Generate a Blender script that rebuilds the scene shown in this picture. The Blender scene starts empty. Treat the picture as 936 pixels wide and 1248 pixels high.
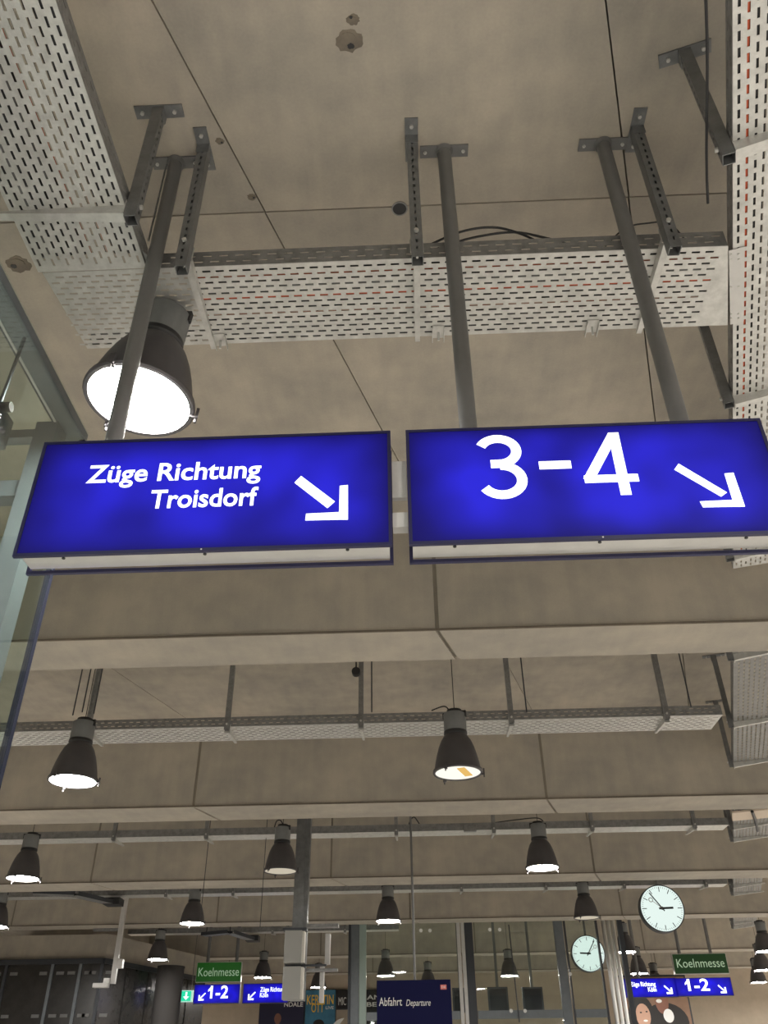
import bpy, bmesh, math, random
from mathutils import Vector, Matrix
random.seed(7)
S = bpy.context.scene
C = S.collection
PI = math.pi

# ------------------------------------------------------------------ camera
F = 1020.0                                   # focal length in pixels of a 936x1248 frame
EYE = Vector((0, 0, 1.6))
zc = Vector((-18, 1474, -F)).normalized()
yc = Vector((50, -706, -F)); yc = (yc - zc * yc.dot(zc)).normalized()
xc = yc.cross(zc)
M3 = Matrix((xc, yc, zc))                    # camera space -> world
cam = bpy.data.objects.new('camera', bpy.data.cameras.new('camera'))
C.objects.link(cam)
cam.matrix_world = Matrix.Translation(EYE) @ M3.to_4x4()
cam.data.sensor_fit = 'VERTICAL'; cam.data.sensor_height = 36.0
cam.data.lens = F / 1248 * 36.0
cam.data.clip_start = 0.05; cam.data.clip_end = 200
S.camera = cam
# ------------------------------------------------------------------ world, exposure
S.view_settings.view_transform = 'Standard'; S.view_settings.look = 'None'
S.view_settings.gamma = 1; S.view_settings.use_curve_mapping = False
S.view_settings.exposure = 0.12
w = bpy.data.worlds.new('world'); S.world = w; w.use_nodes = True
bg = w.node_tree.nodes['Background']
bg.inputs[0].default_value = (0.85, 0.80, 0.72, 1); bg.inputs[1].default_value = 0.12
LAMP = 150.0                                   # radiance of a burning lamp's glass
ROOM = 260.0                                   # watts of each ceiling lamp outside the frame
def unseen_light(x, y, p=ROOM):
    l = bpy.data.lights.new('unseen_hall_light', 'AREA'); l.shape = 'DISK'; l.size = .42; l.energy = p; l.color = (1, .96, .90)
    o = bpy.data.objects.new('unseen_hall_light', l); o.location = (x, y, 3.95); C.objects.link(o)
for (x, y) in ((1.9, -1.6), (-2.2, -1.6), (6, -1.6), (4.6, 2.4), (9, 3), (-7.5, 3), (0, -5.5), (5, -5.5), (7.5, 7.5), (-8, 7.5), (-9, 12), (9, 12)):
    unseen_light(x, y)
for (x, y) in ((13.2, 21), (13.4, 27), (-13.4, 27), (13.2, 16.5)):
    unseen_light(x, y, 700)  # extra unseen lights, added only to brighten the back of the hall

# ------------------------------------------------------------------ placing helpers (pixel + a known plane -> world point)
def ray(px, py): return M3 @ Vector((px - 468, 624 - py, -F))
def atY(px, py, Y): d = ray(px, py); return EYE + d * (Y / d.y)
def atZ(px, py, Z): d = ray(px, py); return EYE + d * ((Z - 1.6) / d.z)
def atX(px, py, X): d = ray(px, py); return EYE + d * (X / d.x)
V = Vector
CEIL, BEAM, TRAY = 5.47, 4.49, 4.71
SK = 0.30                                     # skew of the joints: x gained per metre of depth
D2 = V((SK, 1, 0)).normalized(); D2P = V((D2.y, -D2.x, 0))

# ------------------------------------------------------------------ materials
MATS = {}
def srgb(r, g, b):
    f = lambda c: ((c / 255 + .055) / 1.055) ** 2.4 if c > 10 else c / 255 / 12.92
    return (f(r), f(g), f(b), 1)
def mat(name, col, rough=.6, metal=0, noise=0, nscale=8, bump=0, bscale=60, emit=None, estr=1, spec=.5, stretch=None):
    if name in MATS: return MATS[name]
    m = bpy.data.materials.new(name); m.use_nodes = True
    nt = m.node_tree; p = nt.nodes['Principled BSDF']
    p.inputs['Base Color'].default_value = col; p.inputs['Roughness'].default_value = rough
    p.inputs['Metallic'].default_value = metal; p.inputs['Specular IOR Level'].default_value = spec
    if emit: p.inputs['Emission Color'].default_value = emit; p.inputs['Emission Strength'].default_value = estr
    if noise or bump:
        tc = nt.nodes.new('ShaderNodeTexCoord'); mp = nt.nodes.new('ShaderNodeMapping')
        nt.links.new(tc.outputs['Object'], mp.inputs[0])
        if stretch: mp.inputs['Scale'].default_value = stretch
    if noise:
        n = nt.nodes.new('ShaderNodeTexNoise'); n.inputs['Scale'].default_value = nscale; n.inputs['Detail'].default_value = 6
        n.inputs['Roughness'].default_value = .65
        nt.links.new(mp.outputs[0], n.inputs[0])
        r = nt.nodes.new('ShaderNodeValToRGB')
        r.color_ramp.elements[0].position = .3; r.color_ramp.elements[1].position = .72
        r.color_ramp.elements[0].color = tuple(c * (1 - noise) for c in col[:3]) + (1,)
        r.color_ramp.elements[1].color = tuple(min(1, c * (1 + noise)) for c in col[:3]) + (1,)
        nt.links.new(n.outputs[0], r.inputs[0]); nt.links.new(r.outputs[0], p.inputs['Base Color'])
    if bump:
        n2 = nt.nodes.new('ShaderNodeTexNoise'); n2.inputs['Scale'].default_value = bscale; n2.inputs['Detail'].default_value = 5
        nt.links.new(mp.outputs[0], n2.inputs[0])
        b = nt.nodes.new('ShaderNodeBump'); b.inputs['Strength'].default_value = bump; b.inputs['Distance'].default_value = .01
        nt.links.new(n2.outputs[0], b.inputs['Height']); nt.links.new(b.outputs[0], p.inputs['Normal'])
    MATS[name] = m
    return m
def concrete(name, col, amount=.16):
    m = bpy.data.materials.new(name); m.use_nodes = True; nt = m.node_tree; p = nt.nodes['Principled BSDF']
    p.inputs['Roughness'].default_value = .82; p.inputs['Specular IOR Level'].default_value = .25
    tc = nt.nodes.new('ShaderNodeTexCoord')
    def nz(sc, det, st=None):
        n = nt.nodes.new('ShaderNodeTexNoise'); n.inputs['Scale'].default_value = sc; n.inputs['Detail'].default_value = det
        if st:
            mp = nt.nodes.new('ShaderNodeMapping'); mp.inputs['Scale'].default_value = st
            nt.links.new(tc.outputs['Object'], mp.inputs[0]); nt.links.new(mp.outputs[0], n.inputs[0])
        else: nt.links.new(tc.outputs['Object'], n.inputs[0])
        return n
    a = nz(.9, 6); b = nz(5, 8); f = nz(70, 3); s = nz(2.2, 4, (6, 1, .5))
    def math_(op, x, y):
        q = nt.nodes.new('ShaderNodeMath'); q.operation = op
        for i, v in enumerate((x, y)):
            if isinstance(v, (int, float)): q.inputs[i].default_value = v
            else: nt.links.new(v, q.inputs[i])
        return q.outputs[0]
    t = math_('ADD', math_('MULTIPLY', a.outputs[0], .5), math_('ADD', math_('MULTIPLY', b.outputs[0], .27), math_('ADD', math_('MULTIPLY', f.outputs[0], .10), math_('MULTIPLY', s.outputs[0], .13))))
    r = nt.nodes.new('ShaderNodeValToRGB'); e = r.color_ramp.elements
    e[0].position = .36; e[1].position = .64
    e[0].color = tuple(c * (1 - amount) * k for c, k in zip(col[:3], (.98, 1, 1.03))) + (1,)
    e[1].color = tuple(c * (1 + amount) * k for c, k in zip(col[:3], (1.02, 1, .95))) + (1,)
    nt.links.new(t, r.inputs[0]); nt.links.new(r.outputs[0], p.inputs['Base Color'])
    bp = nt.nodes.new('ShaderNodeBump'); bp.inputs['Strength'].default_value = .25; bp.inputs['Distance'].default_value = .01
    nt.links.new(b.outputs[0], bp.inputs['Height']); nt.links.new(bp.outputs[0], p.inputs['Normal'])
    MATS[name] = m
    return m
CON = concrete('concrete', (.375, .338, .292, 1), .23)
CONB = concrete('concrete_beam', (.375, .342, .298, 1), .18)
JOINT = concrete('joint_concrete', (.20, .18, .15, 1), .2)
CHIP = concrete('chipped_concrete', (.17, .145, .12, 1), .35)
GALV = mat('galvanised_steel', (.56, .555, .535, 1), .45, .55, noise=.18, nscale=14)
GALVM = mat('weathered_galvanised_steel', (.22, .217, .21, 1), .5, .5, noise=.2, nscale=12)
GALVD = mat('aged_galvanised_steel', (.25, .25, .25, 1), .5, .5, noise=.25, nscale=16)
STEEL = mat('post_steel', (.20, .205, .21, 1), .45, .5, noise=.2, nscale=12)
POLE = mat('painted_pole_grey', (.16, .16, .16, 1), .45, .2, noise=.08)
SHADE = mat('lamp_shade_grey', (.075, .07, .075, 1), .5, .1, noise=.1)
NECK = mat('lamp_neck_grey', (.16, .165, .165, 1), .5, .1, noise=.1)
BLACK = mat('black_plastic', (.02, .02, .022, 1), .5)
RED = mat('orange_cable', (.55, .10, .04, 1), .6)
GREY = mat('grey_cable', (.16, .16, .16, 1), .6)
CHROME = mat('chrome', (.70, .70, .68, 1), .28, 1)
NAVY = mat('navy_housing', (.012, .012, .06, 1), .4)
ALU = mat('aluminium_light', (.55, .54, .53, 1), .5, .2, noise=.06)
FRAME = mat('green_grey_frame', (.15, .168, .185, 1), .45, .3, noise=.1)
FRAMED = mat('dark_frame', (.05, .055, .065, 1), .45, .3)
COLUMN = mat('column_grey', (.045, .042, .041, 1), .9, 0, spec=.2)
WHITE = mat('white_letter', (.9, .9, .9, 1), .5, emit=(.86, .93, 1, 1), estr=1.1)
WHITEP = mat('white_print', (.8, .8, .8, 1), .5)
GREENF = mat('green_sign', srgb(28, 84, 28), .5, emit=srgb(24, 84, 22), estr=.35)
FLOORM = mat('floor_stone', (.42, .405, .375, 1), .4, noise=.12, nscale=3, bump=.1)
WALLM = mat('wall_render', (.46, .39, .31, 1), .8, noise=.1, nscale=2, bump=.15)
DARKG = mat('dark_panel', (.028, .027, .026, 1), .25, 0, noise=.3, nscale=5)
def glass(name, tint, refl=.06):
    m = bpy.data.materials.new(name); m.use_nodes = True; nt = m.node_tree
    nt.nodes.remove(nt.nodes['Principled BSDF']); out = nt.nodes['Material Output']
    t = nt.nodes.new('ShaderNodeBsdfTransparent'); t.inputs[0].default_value = tint
    g = nt.nodes.new('ShaderNodeBsdfGlossy'); g.inputs[1].default_value = .02
    fr = nt.nodes.new('ShaderNodeLayerWeight'); pw = nt.nodes.new('ShaderNodeMath'); pw.operation = 'POWER'; pw.inputs[1].default_value = 4
    ad = nt.nodes.new('ShaderNodeMath'); ad.operation = 'MULTIPLY_ADD'; ad.inputs[1].default_value = .9; ad.inputs[2].default_value = refl / 2
    nt.links.new(fr.outputs['Facing'], pw.inputs[0]); nt.links.new(pw.outputs[0], ad.inputs[0])
    mx = nt.nodes.new('ShaderNodeMixShader')
    nt.links.new(ad.outputs[0], mx.inputs[0]); nt.links.new(t.outputs[0], mx.inputs[1]); nt.links.new(g.outputs[0], mx.inputs[2])
    nt.links.new(mx.outputs[0], out.inputs[0])
    return m
GLASS = glass('green_glass', (.935, .975, .955, 1))
def emis(name, col, st):
    m = bpy.data.materials.new(name); m.use_nodes = True; nt = m.node_tree
    nt.nodes.remove(nt.nodes['Principled BSDF']); e = nt.nodes.new('ShaderNodeEmission')
    e.inputs[0].default_value = col; e.inputs[1].default_value = st
    nt.links.new(e.outputs[0], nt.nodes['Material Output'].inputs[0]); return m
LIT = emis('burning_lamp', (1, .96, .90, 1), LAMP)
HALF = emis('warming_lamp', (1, .96, .84, 1), 1.0)
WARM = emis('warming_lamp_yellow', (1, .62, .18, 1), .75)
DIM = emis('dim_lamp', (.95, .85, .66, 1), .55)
def blue_face(name, lo, hi, w_, h_, seed=0):
    """backlit blue acrylic: tubes behind it make its middle brighter than its borders"""
    m = bpy.data.materials.new(name); m.use_nodes = True; nt = m.node_tree; p = nt.nodes['Principled BSDF']
    p.inputs['Base Color'].default_value = (.004, .004, .05, 1); p.inputs['Roughness'].default_value = .5; p.inputs['Specular IOR Level'].default_value = .12
    tc = nt.nodes.new('ShaderNodeTexCoord'); sp = nt.nodes.new('ShaderNodeSeparateXYZ'); nt.links.new(tc.outputs['Object'], sp.inputs[0])
    def mt(op, a, b=None):
        q = nt.nodes.new('ShaderNodeMath'); q.operation = op
        for i, v in enumerate((a, b)):
            if v is None: continue
            if isinstance(v, (int, float)): q.inputs[i].default_value = v
            else: nt.links.new(v, q.inputs[i])
        return q.outputs[0]
    u = mt('ABSOLUTE', mt('DIVIDE', sp.outputs[0], w_ / 2)); v = mt('ABSOLUTE', mt('DIVIDE', sp.outputs[2], h_ / 2))
    fu = mt('SUBTRACT', 1, mt('POWER', u, 6)); fv = mt('SUBTRACT', 1, mt('POWER', v, 3))
    n = nt.nodes.new('ShaderNodeTexNoise'); n.inputs['Scale'].default_value = 4.2; n.inputs['Detail'].default_value = 1; n.noise_dimensions = '4D'; n.inputs['W'].default_value = seed
    nt.links.new(tc.outputs['Object'], n.inputs['Vector'])
    k = mt('MULTIPLY', mt('MULTIPLY', fu, fv), mt('ADD', -.15, mt('MULTIPLY', n.outputs[0], 1.9)))
    r = nt.nodes.new('ShaderNodeValToRGB'); r.color_ramp.elements[0].color = lo; r.color_ramp.elements[1].color = hi
    nt.links.new(k, r.inputs[0]); nt.links.new(r.outputs[0], p.inputs['Emission Color']); p.inputs['Emission Strength'].default_value = 1
    return m

# ------------------------------------------------------------------ mesh builder
class MB:
    def __init__(s): s.v = []; s.f = []; s.m = []
    def add(s, vs, fs, mi=0):
        b = len(s.v); s.v += [tuple(v) for v in vs]; s.f += [tuple(b + i for i in f) for f in fs]; s.m += [mi] * len(fs)
    def obox(s, c, X, Y, Z, mi=0):
        """box about centre c with half axes X, Y, Z"""
        c, X, Y, Z = V(c), V(X), V(Y), V(Z); vs = []
        for k in (-1, 1):
            for j in (-1, 1):
                for i in (-1, 1): vs.append(c + X * i + Y * j + Z * k)
        s.add(vs, [(0, 2, 3, 1), (4, 5, 7, 6), (0, 1, 5, 4), (2, 6, 7, 3), (0, 4, 6, 2), (1, 3, 7, 5)], mi)
    def box(s, x0, y0, z0, x1, y1, z1, mi=0):
        s.obox(((x0 + x1) / 2, (y0 + y1) / 2, (z0 + z1) / 2), ((x1 - x0) / 2, 0, 0), (0, (y1 - y0) / 2, 0), (0, 0, (z1 - z0) / 2), mi)
    def prism(s, pts, d, mi=0):
        n = len(pts); pts = [V(p) for p in pts]; d = V(d)
        s.add(pts + [p + d for p in pts], [tuple(range(n))[::-1], tuple(range(n, 2 * n))] + [(i, (i + 1) % n, n + (i + 1) % n, n + i) for i in range(n)], mi)
    def tube(s, pts, r, n=8, mi=0, cap=True):
        pts = [V(p) for p in pts]; rs = r if isinstance(r, (list, tuple)) else [r] * len(pts); rings = []
        up = None
        for i, p in enumerate(pts):
            a = pts[max(0, i - 1)]; b = pts[min(len(pts) - 1, i + 1)]; t = (b - a).normalized()
            if up is None: up = t.cross(V((.13, .31, .94))).normalized() if abs(t.z) < .9 else V((1, 0, 0))
            up = (up - t * up.dot(t)).normalized(); q = t.cross(up)
            rings.append([p + (up * math.cos(2 * PI * k / n) + q * math.sin(2 * PI * k / n)) * rs[i] for k in range(n)])
        vs = [v for rg in rings for v in rg]; fs = []
        for i in range(len(pts) - 1):
            for k in range(n): fs.append((i * n + k, i * n + (k + 1) % n, (i + 1) * n + (k + 1) % n, (i + 1) * n + k))
        if cap: fs += [tuple(range(n))[::-1], tuple(range(len(vs) - n, len(vs)))]
        s.add(vs, fs, mi)
    def lathe(s, prof, c=(0, 0, 0), n=32, mi=0, close=False):
        c = V(c); vs = []; fs = []; m = len(prof)
        for (r, z) in prof:
            for k in range(n): a = 2 * PI * k / n; vs.append(c + V((r * math.cos(a), r * math.sin(a), z)))
        for i in range(m - 1 if not close else m):
            j = (i + 1) % m
            for k in range(n): fs.append((i * n + k, i * n + (k + 1) % n, j * n + (k + 1) % n, j * n + k))
        s.add(vs, fs, mi)
    def disc(s, c, r, n=32, up=(0, 0, 1), mi=0, th=.004):
        up = V(up).normalized(); s.tube([V(c), V(c) + up * th], r, n, mi)
    def perf(s, O, U, W, L, wd, pu, pv, sl, sw, mi=0, eu=.02, skewend=0, skewR=0):
        """sheet with staggered slots: O corner, U along (length L), W across (width wd)"""
        O, U, W = V(O), V(U).normalized(), V(W)
        rows = max(1, int((wd - .012) / pv)); off = (wd - rows * pv) / 2
        P = lambda a, b: O + U * (a + (skewR if a == L else skewend if a == 0 else 0) * b) + W * b
        def q(a0, a1, b0, b1): s.add([P(a0, b0), P(a1, b0), P(a1, b1), P(a0, b1)], [(0, 1, 2, 3)], mi)
        prev = 0
        for j in range(rows):
            b = off + (j + .5) * pv; b0, b1 = b - sw / 2, b + sw / 2
            q(0, L, prev, b0); prev = b1
            a = eu + (0 if j % 2 else pu / 2); last = 0
            while a + sl < L - eu * .5:
                q(last, a, b0, b1); last = a + sl; a += pu
            q(last, L, b0, b1)
        q(0, L, prev, wd)
    def build(s, name, mats, parent=None, loc=None, smooth=False, solid=0, bevel=0):
        me = bpy.data.meshes.new(name); loc = V(loc) if loc is not None else V((0, 0, 0))
        me.from_pydata([tuple(V(v) - loc) for v in s.v], [], s.f)
        if not isinstance(mats, (list, tuple)): mats = [mats]
        for m in mats: me.materials.append(m)
        for p, i in zip(me.polygons, s.m): p.material_index = i
        bm = bmesh.new(); bm.from_mesh(me)
        if not solid: bmesh.ops.recalc_face_normals(bm, faces=bm.faces)
        else: bmesh.ops.remove_doubles(bm, verts=bm.verts, dist=1e-5)
        if smooth:
            for f in bm.faces: f.smooth = True
            for e in bm.edges:
                if len(e.link_faces) == 2 and e.calc_face_angle(0) > .6: e.smooth = False
        bm.to_mesh(me); bm.free()
        o = bpy.data.objects.new(name, me); C.objects.link(o); o.location = loc
        if parent: o.parent = parent; o.location = loc - V(parent['_w'])
        if solid:
            md = o.modifiers.new('thickness', 'SOLIDIFY'); md.thickness = solid; md.offset = 0
        if bevel:
            md = o.modifiers.new('bevel', 'BEVEL'); md.width = bevel; md.segments = 2; md.limit_method = 'ANGLE'
        o['_w'] = tuple(loc)
        return o
def tag(o, label=None, cat=None, group=None, kind=None):
    if label: o['label'] = label
    if cat: o['category'] = cat
    if group: o['group'] = group
    if kind: o['kind'] = kind
    return o
def empty(name, loc, label=None, cat=None, group=None, kind=None):
    o = bpy.data.objects.new(name, None); C.objects.link(o); o.location = loc; o['_w'] = tuple(loc)
    o.empty_display_size = .1
    return tag(o, label, cat, group, kind)
def copy_tree(o, parent=None, loc=None):
    c = o.copy(); C.objects.link(c)
    if parent: c.parent = parent
    if loc is not None: c.location = loc; c['_w'] = tuple(loc)
    for ch in list(o.children): copy_tree(ch, c)
    return c

# ------------------------------------------------------------------ lettering
_cap = {}
def text_mesh(s, bold=0.0, shear=0.0):
    cu = bpy.data.curves.new('t', 'FONT'); cu.body = s; cu.size = 1; cu.offset = bold; cu.shear = shear; cu.resolution_u = 4
    ob = bpy.data.objects.new('t', cu); C.objects.link(ob)
    dg = bpy.context.evaluated_depsgraph_get(); me = bpy.data.meshes.new_from_object(ob.evaluated_get(dg))
    bpy.data.objects.remove(ob)
    vs = [tuple(v.co) for v in me.vertices]; fs = [tuple(p.vertices) for p in me.polygons]; bpy.data.meshes.remove(me)
    return vs, fs
def lettering(s, x0, x1, zb, zt, y, parent, material, name='lettering', bold=.0, shear=0, th=.002, facing=-1):
    """s between x0 and x1 on a plane facing -Y, baseline zb, capital height up to zt"""
    vs, fs = text_mesh(s, bold, shear)
    if not vs: return
    ax = min(v[0] for v in vs); bx = max(v[0] for v in vs)
    if 'c' not in _cap: cv = text_mesh('T')[0]; _cap['c'] = max(v[1] for v in cv)
    k = (zt - zb) / _cap['c']
    mb = MB()
    pts = [V((x0 + (v[0] - ax) / (bx - ax) * (x1 - x0), y, zb + v[1] * k)) for v in vs]
    mb.add(pts, fs)
    o = mb.build(name, material, parent, loc=((x0 + x1) / 2, y, (zb + zt) / 2))
    return o
def flat_poly(name, pts, y, parent, material, th=.002):
    mb = MB(); mb.prism([V((p[0], y, p[1])) for p in pts], (0, -th, 0)); c = pts[0]
    return mb.build(name, material, parent, loc=(c[0], y, c[1]))
def arrow(cx, cz, s, y, parent, material, direction=1, name='arrow'):
    """arrow pointing down; direction 1 right, -1 left; (cx, cz) is the tip corner, s its size"""
    d = direction; t = s * .21; mb = MB(); f = lambda pts: mb.prism([V((cx + d * a * s, y, cz + b * s)) for a, b in pts], (0, -.002, 0))
    k = t / s
    f([(0, 0), (0, .72), (-k, .72), (-k, k), (-.8, k), (-.8, 0)])
    q = k * .62
    f([(-1.05 - q * 0, .90), (-1.05 + q, .90 + q * .9), (-k * 1.15, k * 1.15 + q * 1.0), (-k * 1.15 - q * .9, k * 1.15 + q * .1)])
    return mb.build(name, material, parent, loc=(cx, y, cz))

# ================================================================== THE SETTING
def struct(o): o['kind'] = 'structure'; return o
m = MB(); m.box(-16, -9, -.2, 18, 34, 0); struct(m.build('floor', FLOORM))
BE = [(5.78, 6.33), (10.39, 11.05), (14.70, 15.37), (18.86, 19.40), (24.20, 24.75), (28.05, 28.60)]
BACK = 31.5
ceil = struct(empty('ceiling', (0, 0, CEIL)))
m = MB(); m.box(-16, -9, CEIL + .14, 18, BACK + .3, CEIL + .35); m.build('backing_slab', CON, ceil, loc=(0, 0, CEIL + .14))
JC = [-27, -22.75, -18.45, -14.15, -9.85, -5.55 - .3, -1.53, .40, 2.77, 7.07, 11.37, 15.67, 19.97]
def panel_row(y0, y1, cols, z0=CEIL, z1=CEIL + .13, name='concrete_panel', parent=ceil, material=CON, g=.004):
    for a, b in zip(cols[:-1], cols[1:]):
        xs = [a + SK * y0 + g, b + SK * y0 - g, b + SK * y1 - g, a + SK * y1 + g]
        if max(xs) < -16 or min(xs) > 18: continue
        mb = MB(); cl = lambda x: max(-16, min(18, x))
        mb.prism([V((cl(xs[0]), y0 + g, z0)), V((cl(xs[1]), y0 + g, z0)), V((cl(xs[2]), y1 - g, z0)), V((cl(xs[3]), y1 - g, z0))], (0, 0, z1 - z0))
        mb.build(name, material, parent, loc=(cl(xs[0]), y0, z0))
panel_row(-9, 2.74, JC); panel_row(2.74, BE[0][0], JC)
ends = [b[1] for b in BE]; nxt = [b[0] for b in BE[1:]] + [BACK]
JB = [c for c in JC if c != .40]
for y0, y1 in zip(ends, nxt): panel_row(y0, y1, JC)
for i, (y0, y1) in enumerate(BE):
    t = struct(empty('trim_%d' % (i + 1), (0, y0, BEAM)))
    t['label'] = 'concrete downstand beam across the ceiling'
    panel_row(y0 - .002, y1 + .002, JB, BEAM, CEIL + .12, 'beam_segment', t, CONB, g=.016)
    mb = MB(); mb.box(-16, y0 - .004, BEAM - .003, 18, y0 + .006, BEAM + .014); mb.build('edge_seam', CHIP, t, loc=(0, y0, BEAM))
    mb = MB(); mb.box(-16, y0 + .02, BEAM + .02, 18, y1 - .02, CEIL + .12); mb.build('joint_filler', JOINT, t, loc=(0, y0, BEAM))
m = MB(); m.box(-16, BACK, 0, 18, BACK + .3, CEIL + .35); struct(m.build('wall_back', WALLM))
m = MB(); m.box(-16.3, -9, 0, -16, BACK + .3, CEIL + .35); struct(m.build('wall_left', WALLM))
m = MB(); m.box(18, -9, 0, 18.3, BACK + .3, CEIL + .35); struct(m.build('wall_right', WALLM))
# chipped spots in the ceiling, real dents' dark broken flakes
def chip(px, py, r, seed):
    rnd = random.Random(seed); c = atZ(px, py, CEIL); mb = MB()
    for (k, rr, dz) in ((0, 1, .0), (1, .55, -.002), (2, .25, -.004)):
        n = 22; ox, oy = rnd.uniform(-.2, .2) * r * k, rnd.uniform(-.2, .2) * r * k
        pts = [V((c.x + ox + math.cos(a) * r * rr * q, c.y + oy + math.sin(a) * r * rr * q * .8, CEIL - .0015 + dz)) for a, q in [(2 * PI * i / n, rnd.uniform(.85, 1.12)) for i in range(n)]]
        mb.prism(pts, (0, 0, .004), mi=0 if k < 2 else 1)
    return mb.build('chipped_patch', [CHIP, BLACK], ceil, loc=c)
chip(426, 50, .062, 3); chip(22, 322, .07, 5); chip(430, 24, .03, 9); chip(268, 172, .022, 11); chip(307, 240, .025, 12)
c = atZ(487, 254, CEIL); m = MB(); m.lathe([(.036, 0), (.043, 0), (.043, -.006), (.036, -.006)], c, 28, close=True); m.disc(c + V((0, 0, -.0025)), .037, 28, th=.001, mi=1)
m.build('drain_hole', [GALVD, BLACK], ceil, loc=c, smooth=True)

# ================================================================== BIG BLUE SIGNS
YS = 2.33; SD = .13
def big_sign(name, x0, x1, label, seed):
    z0, z1 = 3.080, 3.572
    r = empty(name, ((x0 + x1) / 2, YS + SD / 2, z0), label, 'sign', 'lit blue platform signs in front')
    cx, cz = (x0 + x1) / 2, (z0 + z1) / 2
    mb = MB(); mb.box(x0 + .012, YS + .012, z0 + .02, x1 - .012, YS + SD - .012, z1 - .004); mb.build('housing', ALU, r, loc=(cx, YS + .06, cz))
    for k, yy in ((0, YS), (1, YS + SD)):              # frames of the two faces
        mb = MB(); t = .012; ya, yb = (yy, yy + .014) if k == 0 else (yy - .014, yy)
        mb.box(x0, ya, z0, x1, yb, z0 + t); mb.box(x0, ya, z1 - t, x1, yb, z1); mb.box(x0, ya, z0 + t, x0 + t, yb, z1 - t); mb.box(x1 - t, ya, z0 + t, x1, yb, z1 - t)
        mb.build('frame', NAVY, r, loc=(cx, yy, cz))
    mb = MB(); mb.box(x0 + t, YS + .003, z0 + t, x1 - t, YS + .010, z1 - t)
    mb.build('lit_panel', blue_face('blue_face_%d' % seed, (.004, .002, .07, 1), (.020, .017, .62, 1), x1 - x0, z1 - z0, seed), r, loc=(cx, YS + .005, cz))
    for fx in (.12, .5, .88):
        mb = MB(); q = V((x0 + (x1 - x0) * fx, YS + .05, z0 + .02)); mb.tube([q, q - V((0, 0, .004))], .006, 10); mb.build('screw', BLACK, r, loc=q)
    for yy in (YS + .001,):
        mb = MB(); q = V((cx, yy, z0 + .006)); mb.tube([q, q - V((0, .002, 0))], .003, 8); mb.build('screw', ALU, r, loc=q)
    return r
SL = big_sign('platform_sign', -1.322, -.051, 'large lit blue sign reading Züge Richtung Troisdorf with an arrow', 1)
SR = big_sign('platform_sign', .004, 1.275, 'large lit blue sign reading 3-4 with an arrow', 4)
def W(px, py): p = atY(px, py, YS); return p.x, p.z
yl = YS + .002
a, b = W(104, 588), W(317, 584); lettering('Züge Richtung', a[0], b[0], a[1], a[1] + .075, yl, SL, WHITE, bold=.019)
a, b = W(181, 619), W(313, 615); lettering('Troisdorf', a[0], b[0], a[1], a[1] + .075, yl, SL, WHITE, bold=.019)
def polypx(name, pts, parent): return flat_poly(name, [W(*p) for p in pts], yl, parent, WHITE)
mb = MB()
for pts in ([(367, 580), (359, 588), (399, 619), (408, 611)], [(414, 592), (424, 591), (424, 633), (413, 633)], [(413, 633), (372, 634), (373, 626), (414, 624)]):
    mb.prism([V((W(*p)[0], yl, W(*p)[1])) for p in pts], (0, -.002, 0))
mb.build('arrow', WHITE, SL, loc=(W(400, 610)[0], yl, W(400, 610)[1]))
mb = MB()
for pts in ([(827, 565), (822, 572), (879, 605), (886, 600)], [(883, 577), (894, 576), (908, 617), (895, 616)], [(895, 609), (908, 617), (857, 618), (853, 611)]):
    mb.prism([V((W(*p)[0], yl, W(*p)[1])) for p in pts], (0, -.002, 0))
mb.build('arrow', WHITE, SR, loc=(W(860, 600)[0], yl, W(860, 600)[1]))
def digit_stroke(name, pts, wd, parent):
    """a stroke of constant width along px points, square ends"""
    P = [V((W(*p)[0], 0, W(*p)[1])) for p in pts]; n = len(P); Lf, Rt = [], []
    for i in range(n):
        t = (P[min(n - 1, i + 1)] - P[max(0, i - 1)]).normalized(); q = V((-t.z, 0, t.x)) * wd / 2
        Lf.append(P[i] + q); Rt.append(P[i] - q)
    mb = MB(); vs = [V((p.x, yl - .002, p.z)) for p in Lf + Rt]
    mb.add(vs, [(i, i + 1, n + i + 1, n + i) for i in range(n - 1)])
    return mb
def join_strokes(name, strokes, parent):
    o = MB()
    for s in strokes: o.add(s.v, s.f)
    c = o.v[0]; return o.build(name, WHITE, parent, loc=c)
sw = .042
def arc(cx, cz, rx, rz, a0, a1, n=22): return [(cx + rx * math.cos(math.radians(a0 + (a1 - a0) * i / n)), cz + rz * math.sin(math.radians(a0 + (a1 - a0) * i / n))) for i in range(n + 1)]
def stroke_w(pts, wd):
    P = [V((x, 0, z)) for x, z in pts]; n = len(P); Lf, Rt = [], []
    for i in range(n):
        t = (P[min(n - 1, i + 1)] - P[max(0, i - 1)]).normalized(); q = V((-t.z, 0, t.x)) * wd / 2
        Lf.append(P[i] + q); Rt.append(P[i] - q)
    mb = MB(); mb.add([V((p.x, yl - .001, p.z)) for p in Lf + Rt], [(i, i + 1, n + i + 1, n + i) for i in range(n - 1)]); return mb
# figure 3
x3a, x3b = W(579, 607)[0], W(644, 600)[0]; zt, zb = W(605, 530)[1], W(612, 608)[1]; H3 = zt - zb; wd = .036
r2 = H3 * .285 - wd / 2; r1 = H3 * .235 - wd / 2 + .008; xm = x3a + .095
up_c = (xm, zt - wd / 2 - r1); lo_c = (xm + .003, zb + wd / 2 + r2)
join_strokes('figure', [stroke_w(arc(up_c[0], up_c[1], r1 * 1.15, r1, 155, -90), wd), stroke_w([(xm - .03, up_c[1] - r1), (xm + .005, up_c[1] - r1)], wd),
    stroke_w(arc(lo_c[0], lo_c[1], r2 * 1.12, r2, 90, -150), wd)], SR)
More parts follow.
